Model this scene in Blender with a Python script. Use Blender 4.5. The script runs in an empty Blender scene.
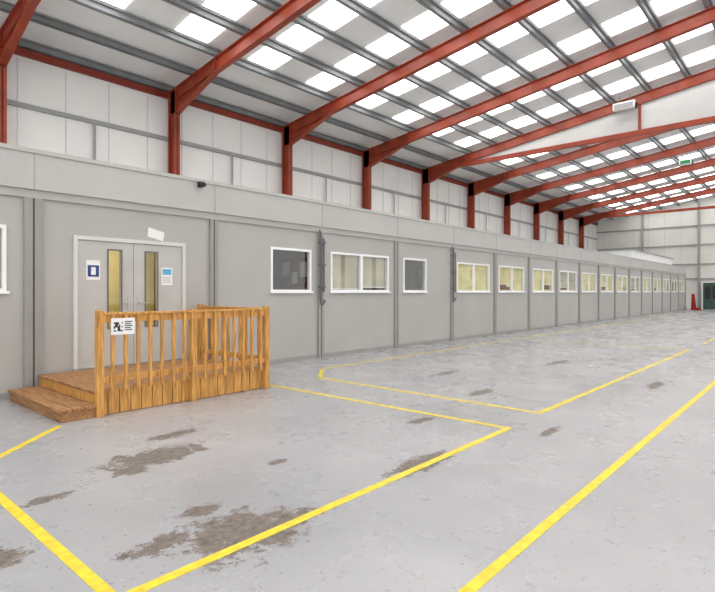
import bpy, math, random, bmesh
from mathutils import Vector
random.seed(4)
S=bpy.context.scene
S.view_settings.view_transform='Standard'

# ---------------------------------------------------------------- materials
def srgb(r,g,b):
    f=lambda c:(c/255/12.92) if c/255<=0.04045 else ((c/255+0.055)/1.055)**2.4
    return (f(r),f(g),f(b),1)
def newmat(n):
    m=bpy.data.materials.new(n); m.use_nodes=True
    return m,m.node_tree.nodes,m.node_tree.links,m.node_tree.nodes['Principled BSDF']
def mat(n,c,rough=.6,metal=0,var=.06,scale=3,bump=0,emit=0,stretch=None,ecol=None):
    m,N,L,P=newmat(n)
    tc=N.new('ShaderNodeTexCoord'); mp=N.new('ShaderNodeMapping'); L.new(tc.outputs['Object'],mp.inputs[0])
    if stretch: mp.inputs['Scale'].default_value=stretch
    nz=N.new('ShaderNodeTexNoise'); nz.inputs['Scale'].default_value=scale; nz.inputs['Detail'].default_value=5
    L.new(mp.outputs[0],nz.inputs['Vector'])
    cr=N.new('ShaderNodeValToRGB'); cr.color_ramp.elements[0].position=.3; cr.color_ramp.elements[1].position=.7
    cr.color_ramp.elements[0].color=tuple(max(0,x*(1-var*2)) for x in c[:3])+(1,)
    cr.color_ramp.elements[1].color=tuple(min(1,x*(1+var)) for x in c[:3])+(1,)
    L.new(nz.outputs[0],cr.inputs[0]); L.new(cr.outputs[0],P.inputs['Base Color'])
    P.inputs['Roughness'].default_value=rough; P.inputs['Metallic'].default_value=metal
    if bump:
        b=N.new('ShaderNodeBump'); b.inputs['Strength'].default_value=bump; b.inputs['Distance'].default_value=.01
        L.new(nz.outputs[0],b.inputs['Height']); L.new(b.outputs[0],P.inputs['Normal'])
    if emit:
        P.inputs['Emission Color'].default_value=ecol or c; P.inputs['Emission Strength'].default_value=emit
    return m
M={}
M['cabin']=mat('cabin_grey_paint',srgb(175,174,170),.5,var=.025,scale=1.2)
M['band']=mat('cabin_fascia_paint',srgb(185,184,181),.5,var=.03,scale=1.0)
M['post']=mat('cabin_post_paint',srgb(152,151,147),.5,var=.03)
M['seam']=mat('seam_dark',srgb(95,95,95),.7)
M['fseam']=mat('seam_faint',srgb(205,208,208),.7)
M['white']=mat('white_upvc',srgb(240,241,243),.35,var=.02)
M['door']=mat('door_grey_paint',srgb(188,188,185),.45,var=.03)
M['frame']=mat('door_frame_paint',srgb(210,210,208),.45,var=.02)
M['red']=mat('red_oxide_steel',srgb(162,66,40),.45,var=.16,scale=2)
M['eave']=mat('dark_red_steel',srgb(136,50,32),.55,var=.1,scale=2)
M['purlin']=mat('galvanised_purlin',srgb(134,138,140),.45,.1,var=.08,scale=2)
M['wood']=mat('treated_pine',srgb(210,154,80),.6,var=.24,scale=6,bump=.2,stretch=(6,6,.6))
M['woodd']=mat('treated_pine_deck',srgb(168,122,78),.65,var=.26,scale=6,bump=.2,stretch=(8,.7,6))
M['pipe']=mat('grey_conduit',srgb(100,101,103),.4,var=.05)
M['dark']=mat('dark_plastic',srgb(40,40,42),.4)
M['steel']=mat('brushed_steel',srgb(190,190,190),.3,.8)
M['paper']=mat('paper',srgb(240,240,240),.8,var=.02)
M['blue']=mat('sign_blue',srgb(40,70,130),.6)
M['lblue']=mat('sign_light_blue',srgb(90,170,210),.6)
M['green']=mat('dark_green_paint',srgb(60,85,75),.5)
M['sgreen']=mat('sign_green',srgb(40,150,90),.5)
M['yellow']=mat('yellow_line_paint',srgb(228,204,48),.5,var=.12,scale=14)
M['rtarp']=mat('red_fabric',srgb(160,36,36),.7)
M['gable']=mat('gable_sheet',srgb(232,232,226),.6,var=.04,scale=.4)
M['rail']=mat('grey_rail',srgb(160,163,163),.5,var=.04)
M['rooflight']=mat('rooflight_grp',(1,1,1,1),.5,emit=4.0,ecol=(1,.99,.97,1))
M['tube']=mat('ceiling_light_diffuser',(1,1,1,1),.5,emit=12,ecol=(1,.9,.62,1))
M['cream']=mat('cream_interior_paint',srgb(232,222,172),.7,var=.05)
M['blindlit']=mat('added_blind_lit_yellow',srgb(236,226,170),.8,var=.12,scale=1.3)  # pale yellow stands in for room light in the far windows
M['blindb']=mat('roller_blind_beige',srgb(186,180,160),.8,var=.16,scale=1.8)
M['idark']=mat('interior_painted_dimness',srgb(128,114,102),.7,var=.25,scale=1.5)  # dimness of unlit rooms put into the wall colour; all floors share it
M['board']=mat('brown_pinboard',srgb(120,62,44),.8,var=.2)
M['desk']=mat('desk_laminate',srgb(150,125,95),.5)
def ribbed(n,c,axis,freq,rough=.5,strength=.5):
    m=mat(n,c,rough,var=.03,scale=.5); N=m.node_tree.nodes; L=m.node_tree.links
    tc=N.new('ShaderNodeTexCoord'); w=N.new('ShaderNodeTexWave'); w.bands_direction=axis
    w.inputs['Scale'].default_value=freq; L.new(tc.outputs['Object'],w.inputs[0])
    b=N.new('ShaderNodeBump'); b.inputs['Strength'].default_value=strength; b.inputs['Distance'].default_value=.02
    L.new(w.outputs[0],b.inputs['Height']); L.new(b.outputs[0],N['Principled BSDF'].inputs['Normal'])
    return m
M['roof']=ribbed('roof_liner',srgb(240,241,240),'X',.9,strength=.3)
M['clad']=ribbed('wall_cladding',srgb(246,247,245),'X',.5,strength=.15)
M['infill']=mat('gable_infill_sheet',srgb(214,215,213),.6,var=.04,scale=.6)
def glassmat(n,tint,refl,gain):
    m=bpy.data.materials.new(n); m.use_nodes=True; N=m.node_tree.nodes; L=m.node_tree.links
    N.remove(N['Principled BSDF'])
    t=N.new('ShaderNodeBsdfTransparent'); t.inputs[0].default_value=tint
    g=N.new('ShaderNodeBsdfGlossy'); g.inputs['Roughness'].default_value=.02
    lw=N.new('ShaderNodeLayerWeight'); lw.inputs[0].default_value=.5
    pw=N.new('ShaderNodeMath'); pw.operation='POWER'; pw.inputs[1].default_value=4; L.new(lw.outputs['Facing'],pw.inputs[0])
    ml=N.new('ShaderNodeMath'); ml.operation='MULTIPLY_ADD'; ml.inputs[1].default_value=gain; ml.inputs[2].default_value=refl; ml.use_clamp=True
    L.new(pw.outputs[0],ml.inputs[0])
    mx=N.new('ShaderNodeMixShader'); L.new(ml.outputs[0],mx.inputs[0]); L.new(t.outputs[0],mx.inputs[1]); L.new(g.outputs[0],mx.inputs[2])
    L.new(mx.outputs[0],N['Material Output'].inputs[0]); return m
M['glass']=glassmat('window_glass',(.97,.98,.97,1),.06,.4)
M['glassy']=glassmat('vision_glass',(.97,.95,.85,1),.04,.3)

def floormat():
    m,N,L,P=newmat('painted_concrete')
    tc=N.new('ShaderNodeTexCoord'); V=tc.outputs['Object']
    def noise(s,d=6,r=.6,dist=0):
        n=N.new('ShaderNodeTexNoise'); n.inputs['Scale'].default_value=s; n.inputs['Detail'].default_value=d
        n.inputs['Roughness'].default_value=r; n.inputs['Distortion'].default_value=dist; L.new(V,n.inputs['Vector']); return n.outputs[0]
    def ramp(x,a,b,c0=(0,0,0,1),c1=(1,1,1,1)):
        c=N.new('ShaderNodeValToRGB'); c.color_ramp.elements[0].position=a; c.color_ramp.elements[1].position=b
        c.color_ramp.elements[0].color=c0; c.color_ramp.elements[1].color=c1; L.new(x,c.inputs[0]); return c.outputs[0]
    def math_(op,a,b):
        k=N.new('ShaderNodeMath'); k.operation=op
        for i,x in enumerate((a,b)):
            if isinstance(x,(int,float)): k.inputs[i].default_value=x
            else: L.new(x,k.inputs[i])
        return k.outputs[0]
    def mix(f,a,b):
        k=N.new('ShaderNodeMixRGB')
        for i,x in zip((0,1,2),(f,a,b)):
            if isinstance(x,(int,float)): k.inputs[i].default_value=x
            elif isinstance(x,tuple): k.inputs[i].default_value=x
            else: L.new(x,k.inputs[i])
        return k.outputs[0]
    base=ramp(noise(.5,5),.35,.65,srgb(152,153,157),srgb(172,172,175))
    fine=ramp(noise(8,8,.75),.3,.7)
    base=mix(math_('MULTIPLY',fine,.35),base,srgb(154,152,150))
    chips=ramp(noise(9,8,.8),.60,.63)
    base=mix(math_('MULTIPLY',chips,.6),base,srgb(118,106,96))
    d=noise(26,4,.6); dots=ramp(d,.66,.68)
    base=mix(math_('MULTIPLY',dots,.75),base,srgb(90,79,72))
    lchips=ramp(noise(12,6,.7,.5),.66,.68)
    base=mix(math_('MULTIPLY',lchips,.6),base,srgb(205,205,205))
    patches=[(1.98,2.70,.44,.36),(2.25,2.62,.4,.16),(2.38,4.55,.52,.3),(3.8,2.62,.5,.17),(.85,3.5,.17,.18),(1.98,3.2,.17,.1),
             (2.85,5.1,.35,.12),(2.05,4.35,.2,.12),(7.1,3.8,.4,.15),(9.5,2.0,.5,.12),(11.2,4.2,.6,.15),(1.35,4.2,.2,.08),(3.0,3.6,.15,.06),(1.55,2.95,.22,.13),(5.6,2.2,.3,.08),(5.1,3.5,.3,.08),(8.3,5.2,.5,.12)]
    tot=None
    for (x,y,rx,ry) in patches:
        mp=N.new('ShaderNodeMapping'); mp.vector_type='POINT'
        mp.inputs['Scale'].default_value=(1/rx,1/ry,0); mp.inputs['Location'].default_value=(-x/rx,-y/ry,0)
        L.new(V,mp.inputs[0])
        ln=N.new('ShaderNodeVectorMath'); ln.operation='LENGTH'; L.new(mp.outputs[0],ln.inputs[0])
        d=math_('SUBTRACT',1.0,ln.outputs['Value']); d=math_('MAXIMUM',d,-.5)
        tot=d if tot is None else math_('MAXIMUM',tot,d)
    n=noise(5.5,10,.85,.2)
    e=math_('ADD',math_('MULTIPLY',tot,.24),n)
    pm=ramp(e,.53,.56)
    inner=ramp(noise(18,6,.75),.35,.65,srgb(70,60,52),srgb(128,115,103))
    base=mix(math_('MULTIPLY',pm,.88),base,inner)
    L.new(base,P.inputs['Base Color'])
    rg=ramp(noise(1.1,5,.6),.35,.7,(.2,.2,.2,1),(.4,.4,.4,1))
    L.new(mix(pm,rg,(.65,.65,.65,1)),P.inputs['Roughness'])
    P.inputs['Specular IOR Level'].default_value=.42
    b=N.new('ShaderNodeBump'); b.inputs['Strength'].default_value=.1; b.inputs['Distance'].default_value=.01
    L.new(noise(2.5,5),b.inputs['Height']); L.new(b.outputs[0],P.inputs['Normal'])
    return m
M['floor']=floormat()

# ---------------------------------------------------------------- builder
class B:
    def __init__(s): s.v=[];s.f=[];s.mi=[];s.m=[]
    def _m(s,k):
        if k not in s.m: s.m.append(k)
        return s.m.index(k)
    def hexa(s,p,k):
        o=len(s.v); s.v+=[tuple(q) for q in p]; i=s._m(k)
        for f in ((0,3,2,1),(4,5,6,7),(0,1,5,4),(1,2,6,5),(2,3,7,6),(3,0,4,7)):
            s.f.append(tuple(o+a for a in f)); s.mi.append(i)
    def box(s,x0,x1,y0,y1,z0,z1,k):
        s.hexa([(x0,y0,z0),(x1,y0,z0),(x1,y1,z0),(x0,y1,z0),(x0,y0,z1),(x1,y0,z1),(x1,y1,z1),(x0,y1,z1)],k)
    def prism(s,poly,x0,x1,k):
        o=len(s.v);n=len(poly);i=s._m(k)
        s.v+=[(x0,a,b) for a,b in poly]+[(x1,a,b) for a,b in poly]
        s.f.append(tuple(o+j for j in range(n))[::-1]);s.f.append(tuple(o+n+j for j in range(n)));s.mi+=[i,i]
        for j in range(n):
            q=(j+1)%n; s.f.append((o+j,o+q,o+n+q,o+n+j)); s.mi.append(i)
    def strip(s,pts,h,x0,x1,k):
        for a,b in zip(pts[:-1],pts[1:]):
            s.prism([a,b,(b[0],b[1]+h),(a[0],a[1]+h)],x0,x1,k)
    def tube(s,pts,r,k,n=10):
        i=s._m(k)
        pts=[Vector(p) for p in pts]; rings=[]
        for j,p in enumerate(pts):
            d=(pts[min(j+1,len(pts)-1)]-pts[max(j-1,0)]).normalized()
            u=d.cross(Vector((0,0,1)))
            if u.length<.05: u=d.cross(Vector((0,1,0)))
            u.normalize(); w=d.cross(u).normalized()
            o=len(s.v); s.v+=[tuple(p+u*r*math.cos(2*math.pi*a/n)+w*r*math.sin(2*math.pi*a/n)) for a in range(n)]
            rings.append(o)
        for a,b in zip(rings[:-1],rings[1:]):
            for j in range(n):
                q=(j+1)%n; s.f.append((a+j,a+q,b+q,b+j)); s.mi.append(i)
        s.f.append(tuple(rings[0]+j for j in range(n))); s.f.append(tuple(rings[-1]+j for j in range(n))); s.mi+=[i,i]
    def make(s,name,parent=None,bevel=0):
        me=bpy.data.meshes.new(name); me.from_pydata(s.v,[],s.f)
        for k in s.m: me.materials.append(M[k])
        me.polygons.foreach_set('material_index',s.mi)
        bm=bmesh.new(); bm.from_mesh(me); bmesh.ops.recalc_face_normals(bm,faces=bm.faces); bm.to_mesh(me); bm.free()
        o=bpy.data.objects.new(name,me); S.collection.objects.link(o)
        if parent: o.parent=parent
        if bevel:
            b=o.modifiers.new('bevel','BEVEL'); b.width=bevel; b.segments=2; b.limit_method='ANGLE'
        return o
def empty(n):
    e=bpy.data.objects.new(n,None); S.collection.objects.link(e); return e

# ---------------------------------------------------------------- dimensions
WY=8.57; EW=16.75; XE=54.6; YR=-1.6; SL=.135; Z0=8.5
YB=2*YR-EW
def zr(y): return Z0+SL*(EW-y) if y>=YR else Z0+SL*(EW-(2*YR-y))
X0=-7

b=B(); b.box(X0,XE+.2,YB-.2,EW+.2,-.2,0,'floor'); b.make('floor')
b=B(); b.box(X0,XE+.2,EW,EW+.15,0,Z0+.02,'clad'); b.make('wall_left')
b=B(); b.prism([(EW,0),(EW,Z0),(YR,zr(YR)),(YB,Z0),(YB,0)],XE,XE+.15,'gable'); b.make('wall_far')
b=B()
for z in (2.6,3.9,5.6,7.3): b.box(XE-.1,XE-.003,YB+.2,EW-.1,z,z+.12,'rail')
for y in (12.6,8.1,3.4,-1.5): b.box(XE-.24,XE-.11,y-.09,y+.09,0,zr(y)-.3,'rail')
for i in range(14):
    y=16-1.3*i; b.box(XE-.012,XE-.003,y-.012,y+.012,0,zr(y)-.1,'fseam')
b.make('gable_cladding_rails')
b=B()
b.prism([(EW+.15,Z0-SL*.15),(YR,zr(YR)),(YR,zr(YR)+.12),(EW+.15,Z0+.12)],X0,XE+.2,'roof')
b.prism([(YB,Z0),(YR,zr(YR)),(YR,zr(YR)+.12),(YB,Z0+.12)],X0,XE+.2,'roof')
b.make('ceiling')
b=B()
for x in [10.7+2.5*i for i in range(-7,18)]:
    if x>XE-.8 or x<X0+.8: continue
    for j in range(2,13):
        yc=EW-.15-1.4*j-.7
        if yc<YR+.7: continue
        for side in (0,1):
            ya,yb2=yc-.57,yc+.57
            a,c=(ya,yb2) if not side else (2*YR-ya,2*YR-yb2)
            za,zc=zr(ya)-.012,zr(yb2)-.012
            b.prism([(a,za-.01),(c,zc-.01),(c,zc),(a,za)],x-.52,x+.52,'rooflight')
b.make('rooflight_panels')
b=B()
for j in range(0,14):
    y=EW-.15-1.4*j
    if y<YR: break
    for side in (0,1):
        yy=y if not side else 2*YR-y
        z=zr(y)
        b.box(X0,XE-.02,yy-.012,yy+.012,z-.22,z-.03,'purlin')
        b.box(X0,XE-.02,yy-.012,yy+.08,z-.225,z-.2,'purlin')
        b.box(X0,XE-.02,yy-.08,yy+.012,z-.05,z-.03,'purlin')
b.make('roof_purlins')
def frame(X,tie=False,infill=False):
    b=B(); w=.1
    for sgn in (0,1):
        fy=(lambda y:y) if not sgn else (lambda y:2*YR-y)
        top=lambda y: zr(y)-.23
        D=.42
        yo=EW-.12; yi=yo-.42
        def bx(y0,y1,x0,x1,z0,z1):
            a,c=sorted((fy(y0),fy(y1))); b.box(x0,x1,a,c,z0,z1,'red')
        zc=top(yo)
        bx(yo-.025,yo,X-w,X+w,0,zc); bx(yi,yi+.025,X-w,X+w,0,zc-.75); bx(yi,yo,X-.012,X+.012,0,zc)
        bx(yi-.08,yo+.05,X-w-.08,X+w+.08,0,.03)
        yh=yi-2.3
        bot=[(yi,top(yi)-.85),(yh,top(yh)-D),(YR+1.2,top(YR+1.2)-D),(YR,top(YR)-D-.25)]
        topl=[(yo,top(yo)),(YR,top(YR))]
        web=[(fy(yo),top(yo)),(fy(yo),top(yi)-.85)]+[(fy(y),z) for y,z in bot]+[(fy(YR),top(YR))]
        b.prism(web,X-.012,X+.012,'red')
        b.strip([(fy(y),z) for y,z in bot],.025,X-w,X+w,'red')
        b.strip([(fy(y),z-.025) for y,z in topl],.025,X-w,X+w,'red')
        b.strip([(fy(yi),top(yi)-D),(fy(yh),top(yh)-D)],.02,X-w,X+w,'red')
        for ys in (yi-.04,yh):
            zt=top(ys); zb=zt-(.84 if ys>yh else D)
            bx(ys-.015,ys+.015,X-w,X+w,zb,zt-.01)
        bx(yi,yo,X-w,X+w,top(yi)-.87,top(yi)-.85)
        if tie and not sgn:
            yt=EW-2.2; zt=8.06
            b.box(X-.09,X+.09,2*YR-yt,yt,zt,zt+.2,'red')
            for y in (5.7,YR,):
                b.box(X-.05,X+.05,y-.05,y+.05,zt+.2,top(y)-D,'red')
            if infill:
                b.prism([(2*YR-yt+1,zt+.2),(yt-1.2,zt+.2),(yt-1.2,top(yt-1.2)-D),(YR,top(YR)-D),(2*YR-yt+1,top(yt-1)-D)],X+.02,X+.05,'infill')
    b.make('steel_portal_frame')
XF=9.18
for n in range(-3,9): frame(XF+5.02*n,tie=(n in (3,8)),infill=(n==3))
b=B(); b.box(X0,XE,EW-.12,EW-.02,Z0-.42,Z0-.22,'eave'); b.make('eaves_beam')
b=B()
for z in (6.65,5.2): b.box(X0,XE,EW-.1,EW-.003,z,z+.12,'rail')
for n in range(-3,9):
    x=XF+5*n+2.5; b.box(x-.04,x+.04,EW-.11,EW-.101,0,6.65,'rail')
x=X0+.4
while x<XE: b.box(x-.01,x+.01,EW-.012,EW-.001,0,8.0,'fseam'); x+=1.25
b.make('wall_cladding_rails')

# ---------------------------------------------------------------- cabin
J=[-3.25,-.42,2.575,5.58,8.39]
while J[-1]<49: J.append(J[-1]+2.84)
XC0,XC1=J[0],J[-1]
CB=15.6
wins=[(1.2,2.24),(6.95,8.10),(8.72,10.9),(11.55,12.66),(14.36,16.5),(17.2,19.3)]
for i in range(8,len(J)-1):
    if J[i]>19.6: wins.append((J[i]+.36,J[i]+2.46))
WZ0,WZ1=1.5,2.44
cab=empty('modular_cabin_block')
b=B(); T=.12
ops=sorted([(a,c,WZ0,WZ1) for a,c in wins]+[(3.12,5.0,.28,2.37)])
x=XC0
for a,c,z0,z1 in ops:
    b.box(x,a,WY,WY+T,0,2.98,'cabin'); b.box(a,c,WY,WY+T,0,z0,'cabin'); b.box(a,c,WY,WY+T,z1,2.98,'cabin'); x=c
b.box(x,XC1,WY,WY+T,0,2.98,'cabin')
b.box(XC0,XC1,CB,CB+T,0,2.98,'cabin'); b.box(XC0,XC0+T,WY+T,CB,0,2.98,'cabin'); b.box(XC1-T,XC1,WY+T,CB,0,2.98,'cabin')
b.make('cabin_walls',cab)
b=B()
b.box(XC0-.06,XC1+.06,WY-.07,CB+T+.05,2.98,3.5,'band')
b.box(XC0-.08,XC1+.08,WY-.09,CB+T+.07,3.5,3.56,'band')
b.box(XC0-.04,XC1+.04,WY-.035,WY,2.86,2.98,'cabin')
for x in J[1:-1]:
    b.box(x-.005,x+.005,WY-.074,WY-.07,2.98,3.5,'post')
b.make('roof_fascia',cab)
b=B()
for x in J:
    w=.085 if abs(x-2.575)>.01 else .12
    b.box(x-w,x-.012,WY-.05,WY,.0,2.86,'post'); b.box(x+.012,x+w,WY-.05,WY,0,2.86,'post'); b.box(x-.012,x+.012,WY-.03,WY,0,2.86,'seam')
b.make('joint_posts',cab,bevel=.004)
b=B(); b.box(XC0,XC1,WY-.012,WY,0,.09,'post'); b.make('base_skirting',cab)
b=B(); RD=2.2
for i,(x0,x1) in enumerate(zip(J[:-1],J[1:])):
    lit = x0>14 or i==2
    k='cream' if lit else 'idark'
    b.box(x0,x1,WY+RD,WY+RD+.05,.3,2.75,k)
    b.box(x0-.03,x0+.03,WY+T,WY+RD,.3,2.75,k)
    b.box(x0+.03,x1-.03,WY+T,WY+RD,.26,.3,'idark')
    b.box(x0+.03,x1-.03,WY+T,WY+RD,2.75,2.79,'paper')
    if lit:
        m=(x0+x1)/2; b.box(m-.6,m+.6,WY+.9,WY+1.4,2.70,2.745,'tube')
    if i>=3:
        b.box(x0+.3,x1-.3,WY+RD-.75,WY+RD-.05,1.0,1.04,'desk')
        b.box(x0+.7,x0+1.2,WY+RD-.4,WY+RD-.35,1.1,1.5,'dark'); b.box(x0+.9,x0+1.0,WY+RD-.4,WY+RD-.36,1.04,1.1,'dark')
        b.box(x0+1.6,x0+2.1,WY+RD-.03,WY+RD-.001,1.6,2.2,'paper')
        xp=x1-.035   # pinboard with notices on the dividing wall
        b.box(xp-.02,xp,WY+.3,WY+1.35,1.62,2.3,'board')
        b.box(xp-.025,xp-.02,WY+.38,WY+.62,1.85,2.2,'paper'); b.box(xp-.025,xp-.02,WY+.7,WY+.9,1.7,1.98,'paper'); b.box(xp-.025,xp-.02,WY+.98,WY+1.25,1.9,2.22,'paper')
b.make('office_interior',cab)
for i,(a,c) in enumerate(wins):
    b=B(); f=.05; y0,y1=WY-.025,WY+.06
    b.box(a,c,y0,y1,WZ0,WZ0+f,'white'); b.box(a,c,y0,y1,WZ1-f,WZ1,'white')
    b.box(a,a+f,y0,y1,WZ0+f,WZ1-f,'white'); b.box(c-f,c,y0,y1,WZ0+f,WZ1-f,'white')
    b.box(a-.03,c+.03,WY-.06,WY-.025,WZ0-.025,WZ0+.012,'white')
    m=(a+c)/2
    if c-a>1.5: b.box(m-.04,m+.04,y0,y1,WZ0+f,WZ1-f,'white')
    b.box(a+f,c-f,WY+.015,WY+.02,WZ0+f,WZ1-f,'glass')
    def blind(x0,x1,drop,k):
        b.box(x0,x1,WY+.07,WY+.075,WZ1-.03-drop,WZ1-.03,k); b.box(x0,x1,WY+.062,WY+.085,WZ1-.05-drop,WZ1-.03-drop,'white')
    if i==2: blind(a+.06,m-.05,.83,'blindb'); blind(m+.05,c-.06,.78,'blindb')
    elif i==0: blind(a+.06,c-.06,.8,'blindb')
    elif i>=4:  # blinds added to catch outside light, so far windows look lit
        k='blindlit' if i%4!=3 else 'blindb'
        blind(a+.06,m-.05,(.86,.62,.85,.7)[i%4],k); blind(m+.05,c-.06,(.86,.86,.6,.84)[i%4],k)
    b.make('window_%d'%(i+1),cab)
b=B(); a,c=3.12,5.0; z0,z1=.3,2.37; m=4.06; f=.06
b.box(a,a+f,WY-.03,WY+.08,z0,z1,'frame'); b.box(c-f,c,WY-.03,WY+.08,z0,z1,'frame'); b.box(a+f,c-f,WY-.03,WY+.08,z1-f,z1,'frame')
def leaf(x0,x1,g0,g1):
    ga,gb=.93,2.17; y0,y1=WY-.005,WY+.045
    b.box(x0,g0,y0,y1,z0+.02,z1-f-.005,'door'); b.box(g1,x1,y0,y1,z0+.02,z1-f-.005,'door')
    b.box(g0,g1,y0,y1,z0+.02,ga,'door'); b.box(g0,g1,y0,y1,gb,z1-f-.005,'door')
    b.box(g0,g1,y0+.02,y0+.025,ga,gb,'glassy')
    for q in ((g0-.02,g0,ga-.02,gb+.02),(g1,g1+.02,ga-.02,gb+.02),(g0,g1,ga-.02,ga),(g0,g1,gb,gb+.02)):
        b.box(q[0],q[1],y0-.012,y0,q[2],q[3],'pipe')
leaf(a+f+.004,m-.004,3.65,3.85); leaf(m+.004,c-f-.004,4.27,4.47)
b.box(m-.008,m+.008,WY-.003,WY+.003,z0+.02,z1-f,'seam')
for sx in (-1,1):
    xx=m+sx*.08
    b.box(xx-.022,xx+.022,WY-.015,WY-.005,1.18,1.42,'steel')
    b.tube([(xx,WY-.015,1.32),(xx,WY-.06,1.32),(xx+sx*.11,WY-.065,1.32)],.01,'steel')
for zz in (.5,1.35,2.15):
    b.tube([(a+f,WY-.015,zz-.05),(a+f,WY-.015,zz+.05)],.01,'steel'); b.tube([(c-f,WY-.015,zz-.05),(c-f,WY-.015,zz+.05)],.01,'steel')
b.box(a,c,WY-.05,WY+.08,z0-.02,z0+.02,'steel')
b.make('door_1',cab)
b=B(); b.box(3.31,3.52,WY-.012,WY-.006,1.69,2.0,'paper'); b.box(3.33,3.50,WY-.015,WY-.012,1.74,1.92,'blue'); b.box(3.38,3.45,WY-.017,WY-.015,1.77,1.89,'paper'); b.make('door_notice_sign')
b=B(); b.box(4.55,4.75,WY-.012,WY-.006,1.62,1.92,'paper'); b.box(4.57,4.73,WY-.015,WY-.012,1.80,1.90,'lblue')
for k in range(4): b.box(4.57,4.72,WY-.014,WY-.012,1.66+.03*k,1.67+.03*k,'rail')
b.make('door_notice_sign')
b=B(); b.hexa([(4.30,WY-.008,2.44),(4.58,WY-.008,2.38),(4.58,WY-.004,2.38),(4.30,WY-.004,2.44),(4.31,WY-.02,2.60),(4.60,WY-.02,2.53),(4.60,WY-.015,2.53),(4.31,WY-.015,2.60)],'paper'); b.make('paper_notice')
for xc in (8.39,14.09):
    b=B(); y=WY-.09
    b.tube([(xc-.07,WY-.055,2.9),(xc-.07,y,2.86),(xc-.07,y,1.35),(xc-.05,y,1.25),(xc,y,1.22),(xc+.05,y,1.25),(xc+.07,y,1.32)],.022,'pipe')
    b.tube([(xc+.04,WY-.055,2.72),(xc+.04,y,2.70),(xc+.04,y,1.5)],.018,'pipe')
    for z in (2.6,2.1,1.6): b.box(xc-.11,xc+.08,y-.03,WY-.052,z,z+.035,'pipe')
    b.make('wall_conduit')
b=B(); b.box(5.2,5.28,WY-.13,WY-.092,3.4,3.5,'dark'); b.tube([(5.26,WY-.12,3.47),(5.24,WY-.2,3.45),(5.2,WY-.29,3.42)],.045,'dark',14); b.make('security_camera')
b=B(); b.box(37,49,WY+.6,WY+3.5,3.57,4.2,'white'); b.box(36.9,49.1,WY+.5,WY+3.6,4.2,4.26,'rail')
b.make('rooftop_air_handling_unit')

# ---------------------------------------------------------------- timber deck
dk=empty('timber_entrance_deck')
DX0,DX1,DY0,DY1,DZ=2.64,5.18,6.56,WY-.06,.30
b=B()
nb=14; bw=(DY1-DY0)/nb
for i in range(nb): b.box(DX0-.02,DX1,DY0+i*bw+.004,DY0+(i+1)*bw-.004,DZ-.03,DZ,'woodd')
b.make('deck_boards',dk,bevel=.003)
b=B()
for yy in (DY0+.06,(DY0+DY1)/2,DY1-.06): b.box(DX0+.03,DX1-.05,yy-.025,yy+.025,.0,DZ-.03,'woodd')
b.box(DX0,DX0+.03,DY0+.03,DY1,.15,DZ-.03,'wood'); b.box(DX0,DX0+.03,DY0+.03,DY1,0,.15,'wood')
b.make('joists',dk)
b=B()
n=18; bw=(DX1-DX0)/n
for i in range(n): b.box(DX0+i*bw+.005,DX0+(i+1)*bw-.005,DY0-.025,DY0,.005,DZ+.01,'wood')
b.box(DX0+.01,DX1-.01,DY0,DY0+.02,.005,DZ-.04,'woodd')
n=12; bw=(DY1-DY0)/n
for i in range(n): b.box(DX1,DX1+.025,DY0+i*bw+.003,DY0+(i+1)*bw-.003,.005,DZ+.01,'wood')
b.make('skirt_boards',dk,bevel=.003)
b=B()
SX0,SX1=2.24,2.62
b.box(SX0,SX0+.03,DY0-.06,DY1-.1,0,.115,'woodd'); b.box(SX0+.03,SX1,DY0-.06,DY0-.03,0,.115,'woodd'); b.box(SX0+.03,SX1,DY1-.13,DY1-.1,0,.115,'woodd')
for i in range(3):
    a=SX0-.02+i*.138; b.box(a,a+.131,DY0-.08,DY1-.08,.115,.15,'woodd')
b.make('entrance_step',dk,bevel=.004)
b=B(); RZ=1.22
def post(x,y,h=1.28): b.box(x-.042,x+.042,y-.042,y+.042,0.0,h,'wood')
yf=DY0-.07
post(DX0+.02,yf); post((DX0+DX1)/2,yf+.002,1.27); post(DX1+.0,yf); post(DX1+.07,DY1-.05)
b.make('posts',dk,bevel=.006)
b=B()
b.box(DX0+.06,DX1-.04,yf-.02,yf+.025,RZ-.09,RZ-.0,'wood'); b.box(DX0+.06,DX1-.04,yf-.02,yf+.025,.40,.48,'wood')
b.box(DX0+.065,DX1-.05,yf-.042,yf+.042,RZ,RZ+.03,'wood')
xr=DX1+.07
b.box(xr-.025,xr+.02,yf+.045,DY1-.1,RZ-.09,RZ,'wood'); b.box(xr-.025,xr+.02,yf+.045,DY1-.1,.40,.48,'wood'); b.box(xr-.042,xr+.042,yf+.045,DY1-.1,RZ,RZ+.03,'wood')
b.make('rails',dk,bevel=.004)
b=B()
n=15
for i in range(n):
    x=DX0+.16+i*(DX1-DX0-.3)/(n-1)
    if abs(x-(DX0+DX1)/2)<.05: continue
    b.box(x-.021,x+.021,yf-.055,yf-.02,.30,RZ-.0,'wood')
n=11
for i in range(n):
    y=yf+.16+i*(DY1-yf-.35)/(n-1)
    b.box(xr+.02,xr+.055,y-.021,y+.021,.30,RZ,'wood')
b.make('balusters',dk,bevel=.003)
b=B(); y=yf-.061
b.box(2.77,3.06,y-.004,y,.98,1.18,'paper')
random.seed(2)
for i in range(7):
    for j in range(7):
        if random.random()<.6 or (i in(0,6) and j in (0,6)): b.box(2.80+i*.016,2.816+i*.016,y-.006,y-.004,1.02+j*.016,1.036+j*.016,'dark')
for j in range(5): b.box(2.935,3.03-.02*(j%2),y-.006,y-.004,1.03+j*.025,1.042+j*.025,'dark')
b.make('printed_notice',dk)

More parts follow.
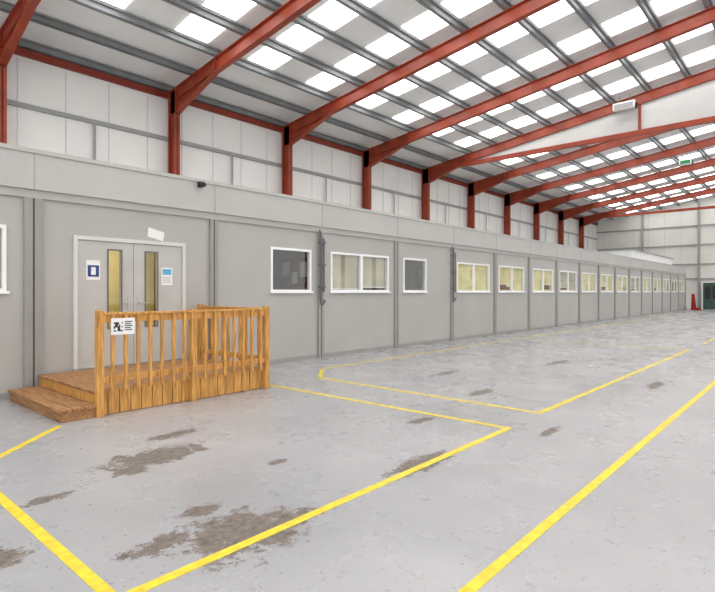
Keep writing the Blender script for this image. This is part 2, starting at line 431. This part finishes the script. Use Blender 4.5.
# ---------------------------------------------------------------- floor lines
b=B(); W=.034; H=.003
def line(x0,y0,x1,y1,w=W):
    d=Vector((x1-x0,y1-y0)).normalized(); n=Vector((-d.y,d.x))*w; e=d*w
    p=[(x0-e.x-n.x,y0-e.y-n.y),(x1+e.x-n.x,y1+e.y-n.y),(x1+e.x+n.x,y1+e.y+n.y),(x0-e.x+n.x,y0-e.y+n.y)]
    b.hexa([(a,c,0.0) for a,c in p]+[(a,c,H) for a,c in p],'yellow')
line(1.13,2.57,5.42,2.585); line(5.42,2.67,5.40,6.65); line(1.13,2.65,1.14,5.2); line(1.25,5.44,2.16,6.36)
line(6.36,2.62,6.42,6.53); line(6.46,6.6,7.15,7.25); line(7.25,7.29,15.8,7.29,.026); line(6.45,2.62,15.86,2.58)
line(15.9,2.68,15.9,7.2,.02); line(.2,1.33,14,1.33)
line(16.5,7.29,44,7.29,.025); line(18,2.58,34,2.58,.025)
b.make('yellow_floor_marking')

# ---------------------------------------------------------------- small far/high things
def fitting(name,x,y,z,w=.42,up=.45,face='rail'):
    b=B(); b.box(x-.25,x+.0,y-w,y+w,z-.14,z+.14,'white'); b.box(x-.27,x-.25,y-w+.06,y+w-.06,z-.1,z+.08,face)
    for s in (-.2,.2): b.box(x-.12,x-.10,y-.02+s,y+.0+s,z+.14,z+up,'pipe')
    b.box(x-.2,x,y-w-.05,y-w,z-.18,z+.05,'dark')
    b.make(name)
fitting('warm_air_heater',24.0,6.2,9.3)
fitting('suspended_exit_sign',34.2,5.7,8.75,.3,.7,'sgreen')
b=B()
b.hexa([(50.6,7.7,0),(50.75,7.7,0),(50.75,8.1,0),(50.6,8.1,0),(50.62,7.85,1.35),(50.7,7.85,1.35),(50.7,8.05,1.35),(50.62,8.05,1.35)],'rtarp')
b.prism([(7.3,0),(7.75,0),(7.7,.2),(7.45,.28)],50.3,50.5,'rtarp')
b.make('red_folded_barrier')
b=B(); x=XE-.4
b.box(x-.1,x+.1,6.5,7.75,0,2.3,'green'); b.box(x-.14,x+.1,6.4,6.5,0,2.4,'white'); b.box(x-.14,x+.1,7.75,7.85,0,2.4,'white'); b.box(x-.14,x+.1,6.5,7.75,2.3,2.4,'white')
b.box(x-.11,x-.1,6.65,7.05,.9,2.0,'dark'); b.box(x-.11,x-.1,7.2,7.6,.9,2.0,'dark')
b.make('fire_exit_door')

# ---------------------------------------------------------------- world & camera
w=bpy.data.worlds.new('World'); S.world=w; w.use_nodes=True
w.node_tree.nodes['Background'].inputs[0].default_value=(1,.995,.98,1); w.node_tree.nodes['Background'].inputs[1].default_value=1.55
cd=bpy.data.cameras.new('camera'); co=bpy.data.objects.new('camera',cd); S.collection.objects.link(co)
co.location=(0,0,1.5); co.rotation_euler=(math.pi/2,0,-math.radians(48.48))
cd.lens=36*524.6/715; cd.shift_y=-4/715; cd.clip_end=300
S.camera=co
